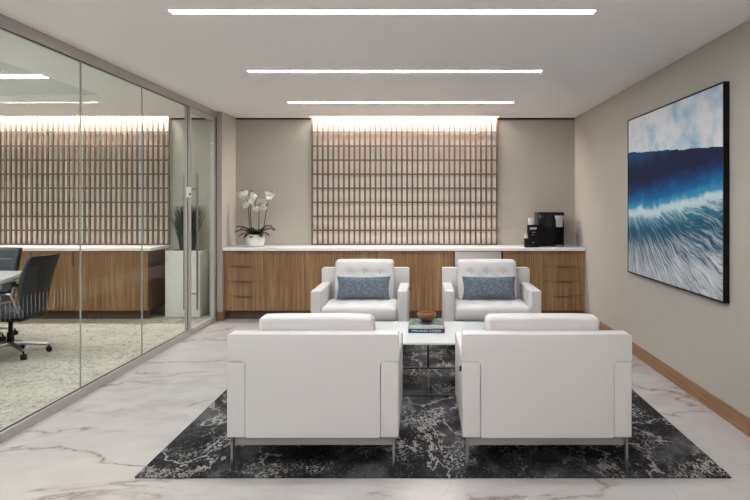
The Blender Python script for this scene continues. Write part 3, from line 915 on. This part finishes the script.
# ------------------------------------------------------------------ coffee machine
cm = thing('coffee_machine', 'large black coffee machine on the right end of the counter', 'coffee machine', (1.652, 9.49, 0.905))
K = M['black']
rb('body', -0.148, 0.045, -0.175, 0.17, 0.012, 0.444, K, cm, r=0.010)
rb('rear_housing', 0.04, 0.183, -0.03, 0.17, 0.012, 0.444, K, cm, r=0.008)
rb('brew_head', 0.04, 0.183, -0.175, -0.02, 0.25, 0.444, K, cm, r=0.010)
rb('side_cheek', 0.171, 0.1835, -0.172, -0.02, 0.012, 0.26, K, cm, r=0.004)
bm = bmesh.new()
lathe(bm, [(0, 0), (0.040, 0), (0.042, 0.01), (0.048, 0.09), (0.056, 0.105), (0.058, 0.14), (0.055, 0.145), (0, 0.145)], (0.118, -0.187, 0.255), 24)
sp_ = mesh_obj('spout', bm, M['greyplas'], cm)
rb('drip_tray', 0.062, 0.168, -0.215, -0.06, 0.001, 0.022, M['steel'], cm, r=0.005)
rb('touch_panel', -0.135, 0.02, -0.178, -0.173, 0.25, 0.42, simple('dark_glass_panel', (0.006, 0.008, 0.016), 0.08), cm, r=0.002, n=1)
for fx in (-0.125, 0.15):
    for fy in (-0.14, 0.14):
        rb('foot', fx - .015, fx + .015, fy - .015, fy + .015, 0.0, 0.013, M['black_mat'], cm, r=0.003, n=1)
og = thing('cup_organizer', 'small black stepped organizer left of the coffee machine', 'organizer', (1.405, 9.225, 0.905))
rb('tall_bin', -0.054, 0.090, -0.045, 0.07, 0.0, 0.285, M['black_mat'], og, r=0.004)
rb('low_bin', -0.093, -0.0545, -0.045, 0.07, 0.0, 0.112, M['black_mat'], og, r=0.004)
boxes('label_print', [(-0.030 + k * 0.017, -0.018 + k * 0.017, -0.0465, -0.0448, 0.226, 0.254) for k in range(5)], M['pink'], og)
boxes('label_lines', [(-0.005, 0.015, -0.0465, -0.0448, 0.186, 0.194), (0.021, 0.037, -0.0465, -0.0448, 0.186, 0.194), (-0.008, 0.022, -0.0465, -0.0448, 0.156, 0.162), (0, 0.025, -0.0465, -0.0448, 0.058, 0.064)], M['greyplas'], og)
def cup(loc, r, h, label, s='cup'):
    bm = bmesh.new()
    lathe(bm, [(0, 0), (r * .78, 0), (r, h * .94), (r * 1.08, h * .95), (r * 1.08, h), (r * .9, h), (r * .7, h * .1), (0, h * .1)], seg=20)
    o = mesh_obj('paper_cup', bm, M['white']); o.location = loc
    return tag(o, label, s)
cup((1.392, 9.235, 0.905 + 0.2855), 0.034, 0.085, 'white paper cup standing on top of the tall black organizer bin')
pk = rb('sugar_packets', -0.017, 0.017, -0.03, 0.03, 0, 0.05, M['white'], r=0.004)
pk.location = (1.330, 9.235, 0.905 + 0.1125); pk.rotation_euler = (0, 0, 0.06)
tag(pk, 'small white carton on the low step of the black organizer', 'carton')

# ------------------------------------------------------------------ planter behind the glass
pl = thing('planter_with_grass', 'tall white square planter with dark spiky grass behind the glass door', 'plant', (-3.077, 9.52, 0))
rb('planter', -0.223, 0.223, -0.19, 0.19, 0.0, 0.85, M['planter'], pl, r=0.006, cuts=(1, 1, 1))
boxes('soil', [(-0.205, 0.205, -0.172, 0.172, 0.8505, 0.855)], M['soil'], pl)
bm = bmesh.new()
for k in range(420):
    a = random.uniform(0, 2 * PI); lean = random.uniform(0.02, 0.40) ** 1.0
    ln = random.uniform(0.42, 0.60)
    bx, by = random.uniform(-.08, .08), random.uniform(-.05, .05)
    dx, dy = math.cos(a) * lean, math.sin(a) * lean * 0.35
    w2 = 0.008
    pr = None
    for s in (0, .35, .7, 1):
        x = bx + dx * ln * (s ** 1.25); y = by + dy * ln * s; z = 0.852 + ln * s * math.cos(lean * .8)
        q = w2 * (1 - s * 0.9)
        c = (bm.verts.new((x - q, y, z)), bm.verts.new((x + q, y + .002, z)))
        if pr: bm.faces.new((pr[0], pr[1], c[1], c[0]))
        pr = c
gs = mesh_obj('grass_blades', bm, M['grass'], pl, smooth=False); gs['kind'] = 'stuff'

# ------------------------------------------------------------------ meeting room furniture
mt = thing('meeting_table', 'white-topped meeting table cut by the left picture edge', 'table', (-4.95, 6.0, 0))
bm = bmesh.new()
pts = []
for k in range(13):
    s = -1 + 2 * k / 12
    pts.append((0.70 + 0.42 * (1 - s * s), 1.72 * s))
poly = pts + [(-x, y) for x, y in reversed(pts)]
vb = [bm.verts.new((x, y, 0.712)) for x, y in poly]; vt = [bm.verts.new((x, y, 0.742)) for x, y in poly]
bm.faces.new(vb[::-1]); bm.faces.new(vt)
for k in range(len(poly)):
    k2 = (k + 1) % len(poly); bm.faces.new((vb[k], vb[k2], vt[k2], vt[k]))
mesh_obj('table_top', bm, M['tablewhite'], mt)
for yy in (-1.0, 0.95):
    rb('pedestal', -0.25, 0.25, yy - 0.12, yy + 0.12, 0.001, 0.71, M['dkshell'], mt, r=0.02)

def office_chair():
    t = thing('swivel_chair', 'x', 'chair', (0, 0, 0), 0, 'swivel chairs in the meeting room')
    # backrest: curved upholstered shell
    def shell(y_off, th, x_s, z0, z1, r, name, mat):
        def fn(p, h):
            q = p.copy()
            w_ = (p.z + h.z) / (2 * h.z)           # 0 bottom, 1 top
            taper = 0.86 + 0.20 * math.sin(PI * min(1, w_ * 1.05) * 0.62)
            q.x *= taper * (1 - 0.10 * max(0, 0.25 - w_) / 0.25)
            q.y += 0.15 * w_ * w_ - 0.04 * w_ - 0.05 * (p.x / h.x) ** 2 + 0.02
            return q
        return rb(name, -x_s, x_s, y_off, y_off + th, z0, z1, mat, t, r=r, n=3, cuts=(12, 1, 14), fn=fn)
    shell(0.245, 0.035, 0.240, 0.37, 0.965, 0.016, 'backrest', M['dkshell'])
    bp = shell(0.205, 0.045, 0.228, 0.47, 0.955, 0.022, 'back_pad', M['dkblue'])
    boxes('seam', [(-0.20, 0.20, 0.226, 0.232, 0.845, 0.850)], M['greyplas'], bp)
    def sfn(p, h):
        q = p.copy(); v = p.y / h.y
        q.z -= 0.03 * max(0, -v - 0.5) * 2
        q.x *= 1 - 0.06 * v * v
        return q
    rb('seat', -0.25, 0.25, -0.26, 0.24, 0.385, 0.475, M['dkblue'], t, r=0.035, n=3, cuts=(6, 8, 1), fn=sfn)
    for s in (-1, 1):
        bm = bmesh.new()
        tube(bm, [(s * 0.24, 0.20, 0.44), (s * 0.285, 0.20, 0.52), (s * 0.29, 0.16, 0.615), (s * 0.29, 0.0, 0.625), (s * 0.29, -0.14, 0.615), (s * 0.285, -0.16, 0.53), (s * 0.24, -0.08, 0.43)], 0.011, 8)
        a = mesh_obj('armrest', bm, M['chrome'], t)
        rb('arm_pad', s * 0.29 - 0.025, s * 0.29 + 0.025, -0.14, 0.12, 0.628, 0.652, M['dkshell'], a, r=0.010)
    rb('tilt_mechanism', -0.09, 0.09, -0.12, 0.14, 0.33, 0.388, M['black_mat'], t, r=0.015)
    bm = bmesh.new(); tube(bm, [(0, 0, 0.12), (0, 0, 0.22)], 0.032, 14); tube(bm, [(0, 0, 0.22), (0, 0, 0.34)], 0.02, 14)
    mesh_obj('gas_lift', bm, M['black_mat'], t)
    bm = bmesh.new()
    lathe(bm, [(0, 0.09), (0.04, 0.09), (0.045, 0.13), (0, 0.14)], seg=16)
    for k in range(5):
        a = math.radians(48 + 72 * k); c_, s_ = math.cos(a), math.sin(a)
        tube(bm, [(0.03 * c_, 0.03 * s_, 0.115), (0.18 * c_, 0.18 * s_, 0.10), (0.33 * c_, 0.33 * s_, 0.075)], [0.022, 0.018, 0.013], 8)
    mesh_obj('star_base', bm, M['chrome'], t)
    for k in range(5):
        a = math.radians(48 + 72 * k); X, Y = 0.33 * math.cos(a), 0.33 * math.sin(a)
        bm = bmesh.new()
        d = Vector((-math.sin(a), math.cos(a), 0))
        for s in (-1, 1):
            c0 = Vector((X, Y, 0.028)) + d * (s * 0.014)
            tube(bm, [c0 - d * 0.009, c0 + d * 0.009], 0.027, 14)
        tube(bm, [(X, Y, 0.03), (X, Y, 0.08)], 0.009, 8)
        mesh_obj('caster', bm, M['black_mat'], t)
    return t
oc1 = office_chair()
oc1.location = (-3.95, 6.97, 0); oc1.rotation_euler = (0, 0, -PI / 2)
oc1['label'] = 'dark leather swivel chair seen from its back, chrome star base on carpet'
oc2 = copy_tree(oc1); oc2.location = (-4.73, 7.80, 0); oc2.rotation_euler = (0, 0, 0)
oc2['label'] = 'slate blue leather chair at the far end of the white meeting table'
